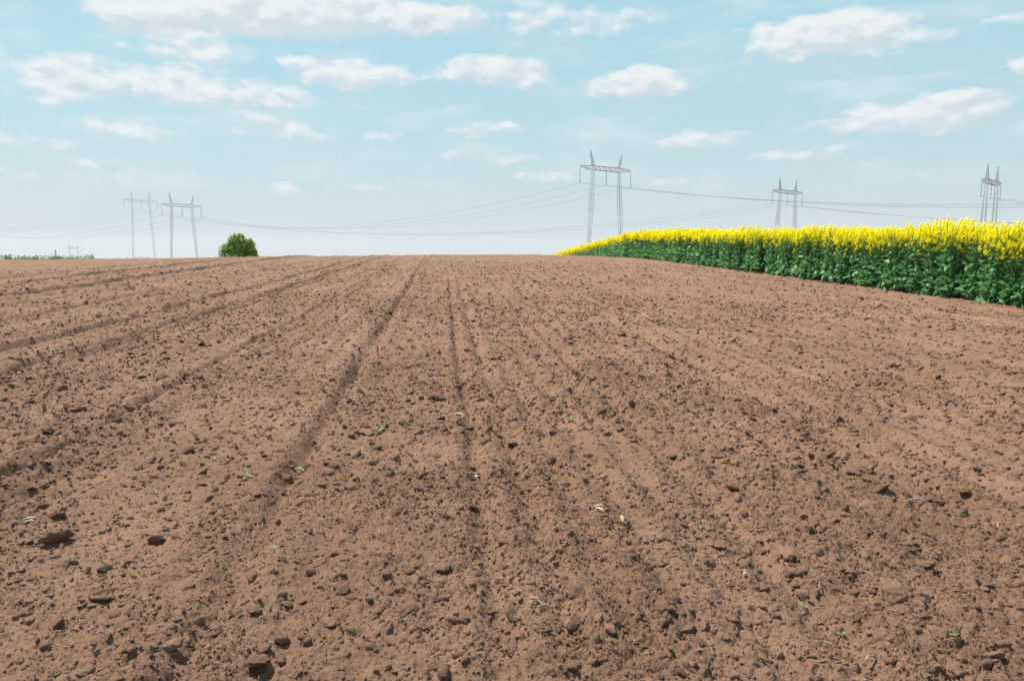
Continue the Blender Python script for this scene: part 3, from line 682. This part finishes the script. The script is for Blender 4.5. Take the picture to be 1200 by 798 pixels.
def straw_litter(n):
    mb = MB()
    for k in range(n):
        d = math.exp(rng.uniform(math.log(2), math.log(14))); a = rng.uniform(-R(40), R(40)) + YAW; x, y = d * math.sin(a), d * math.cos(a)
        L = rng.uniform(.012, .04) * (1 + .05 * d); t = rng.random() * 6.283; z = zt(x, y) + .004; e = np.array([math.cos(t), math.sin(t), rng.normal() * .3]) * L / 2
        mb.tube([np.array([x, y, z]) - e, np.array([x, y, z + rng.uniform(0, .004)]), np.array([x, y, z]) + e], rng.uniform(.001, .0022) * (1 + .05 * d), 3)
    obj('straw_litter', mb.build('straw_litter', STRAW), kind='stuff', label='fine slivers of straw strewn over the soil', cat='straw')
straw_litter(420)

def weed(px, py, w, n, label, group=None):
    x, y = hit(px, py); d = math.hypot(x, y); S = .75 * w * d / F; mb = MB()
    for q in range(n):
        a = q * 2.4 + rng.uniform(-.4, .4); L = S * rng.uniform(.45, .75); mb.tube([(0, 0, -.01), (math.cos(a) * .12 * S, math.sin(a) * .12 * S, .22 * S)], S * .025, 4)
        blade(mb, (math.cos(a) * .1 * S, math.sin(a) * .1 * S, .2 * S), L, L * .42, a, rng.uniform(.2, .9), rng.uniform(.4, 1.2), 5, .2)
    obj('weed_seedling', mb.build('weed_seedling', WEED, True), loc=(x, y, zt(x, y) - .004), label=label, cat='weed', group=group)
weed(354, 541, 20, 7, 'largest pale green weed sprouting in a furrow')
weed(444, 505, 15, 6, 'green weed sprouting beside a row of small clods')
weed(290, 561, 14, 5, 'spindly weed sprouting in the smooth soil beside the furrow')
weed(943, 700, 13, 5, 'bright bluish green weed sprout on fine soil')
weed(668, 495, 12, 5, 'dull green weed sprout with leaves spread flat')
for (px, py, w) in ((320, 648, 12), (319, 750, 10), (270, 760, 8), (820, 620, 8), (988, 733, 11), (968, 740, 10), (1118, 748, 10), (890, 403, 7), (407, 452, 10), (442, 545, 6), (985, 465, 8), (1085, 438, 8), (945, 752, 9), (1003, 745, 7), (765, 703, 9), (82, 592, 8), (475, 372, 5), (250, 540, 8), (575, 396, 5)):
    weed(px, py, w, 4, 'tiny green weed seedling barely showing above the soil', 'tiny weed seedlings')

# ------------------------------------------------------------------ haze
HAZE = 0.0001
def build_haze():
    m = bpy.data.materials.new('haze'); m.use_nodes = True; nt = m.node_tree; nt.nodes.clear()
    pv = nn(nt, 'ShaderNodeVolumePrincipled'); pv.inputs['Color'].default_value = (.93, .96, 1, 1); pv.inputs['Density'].default_value = HAZE; pv.inputs['Anisotropy'].default_value = .2
    out = nn(nt, 'ShaderNodeOutputMaterial'); nt.links.new(pv.outputs[0], out.inputs['Volume'])
    x = 2700; z0, z1 = -36, 46
    V = [(a, b, c) for a in (-x, x) for b in (-x, x) for c in (z0, z1)]
    Fc = [[0, 1, 3], [0, 3, 2], [4, 6, 7], [4, 7, 5], [0, 4, 5], [0, 5, 1], [2, 3, 7], [2, 7, 6], [0, 2, 6], [0, 6, 4], [1, 5, 7], [1, 7, 3]]
    obj('haze', mesh_np('haze', V, Fc, m), kind='stuff', label='pale haze in the air over the whole field', cat='haze')
if HAZE > 0: build_haze()
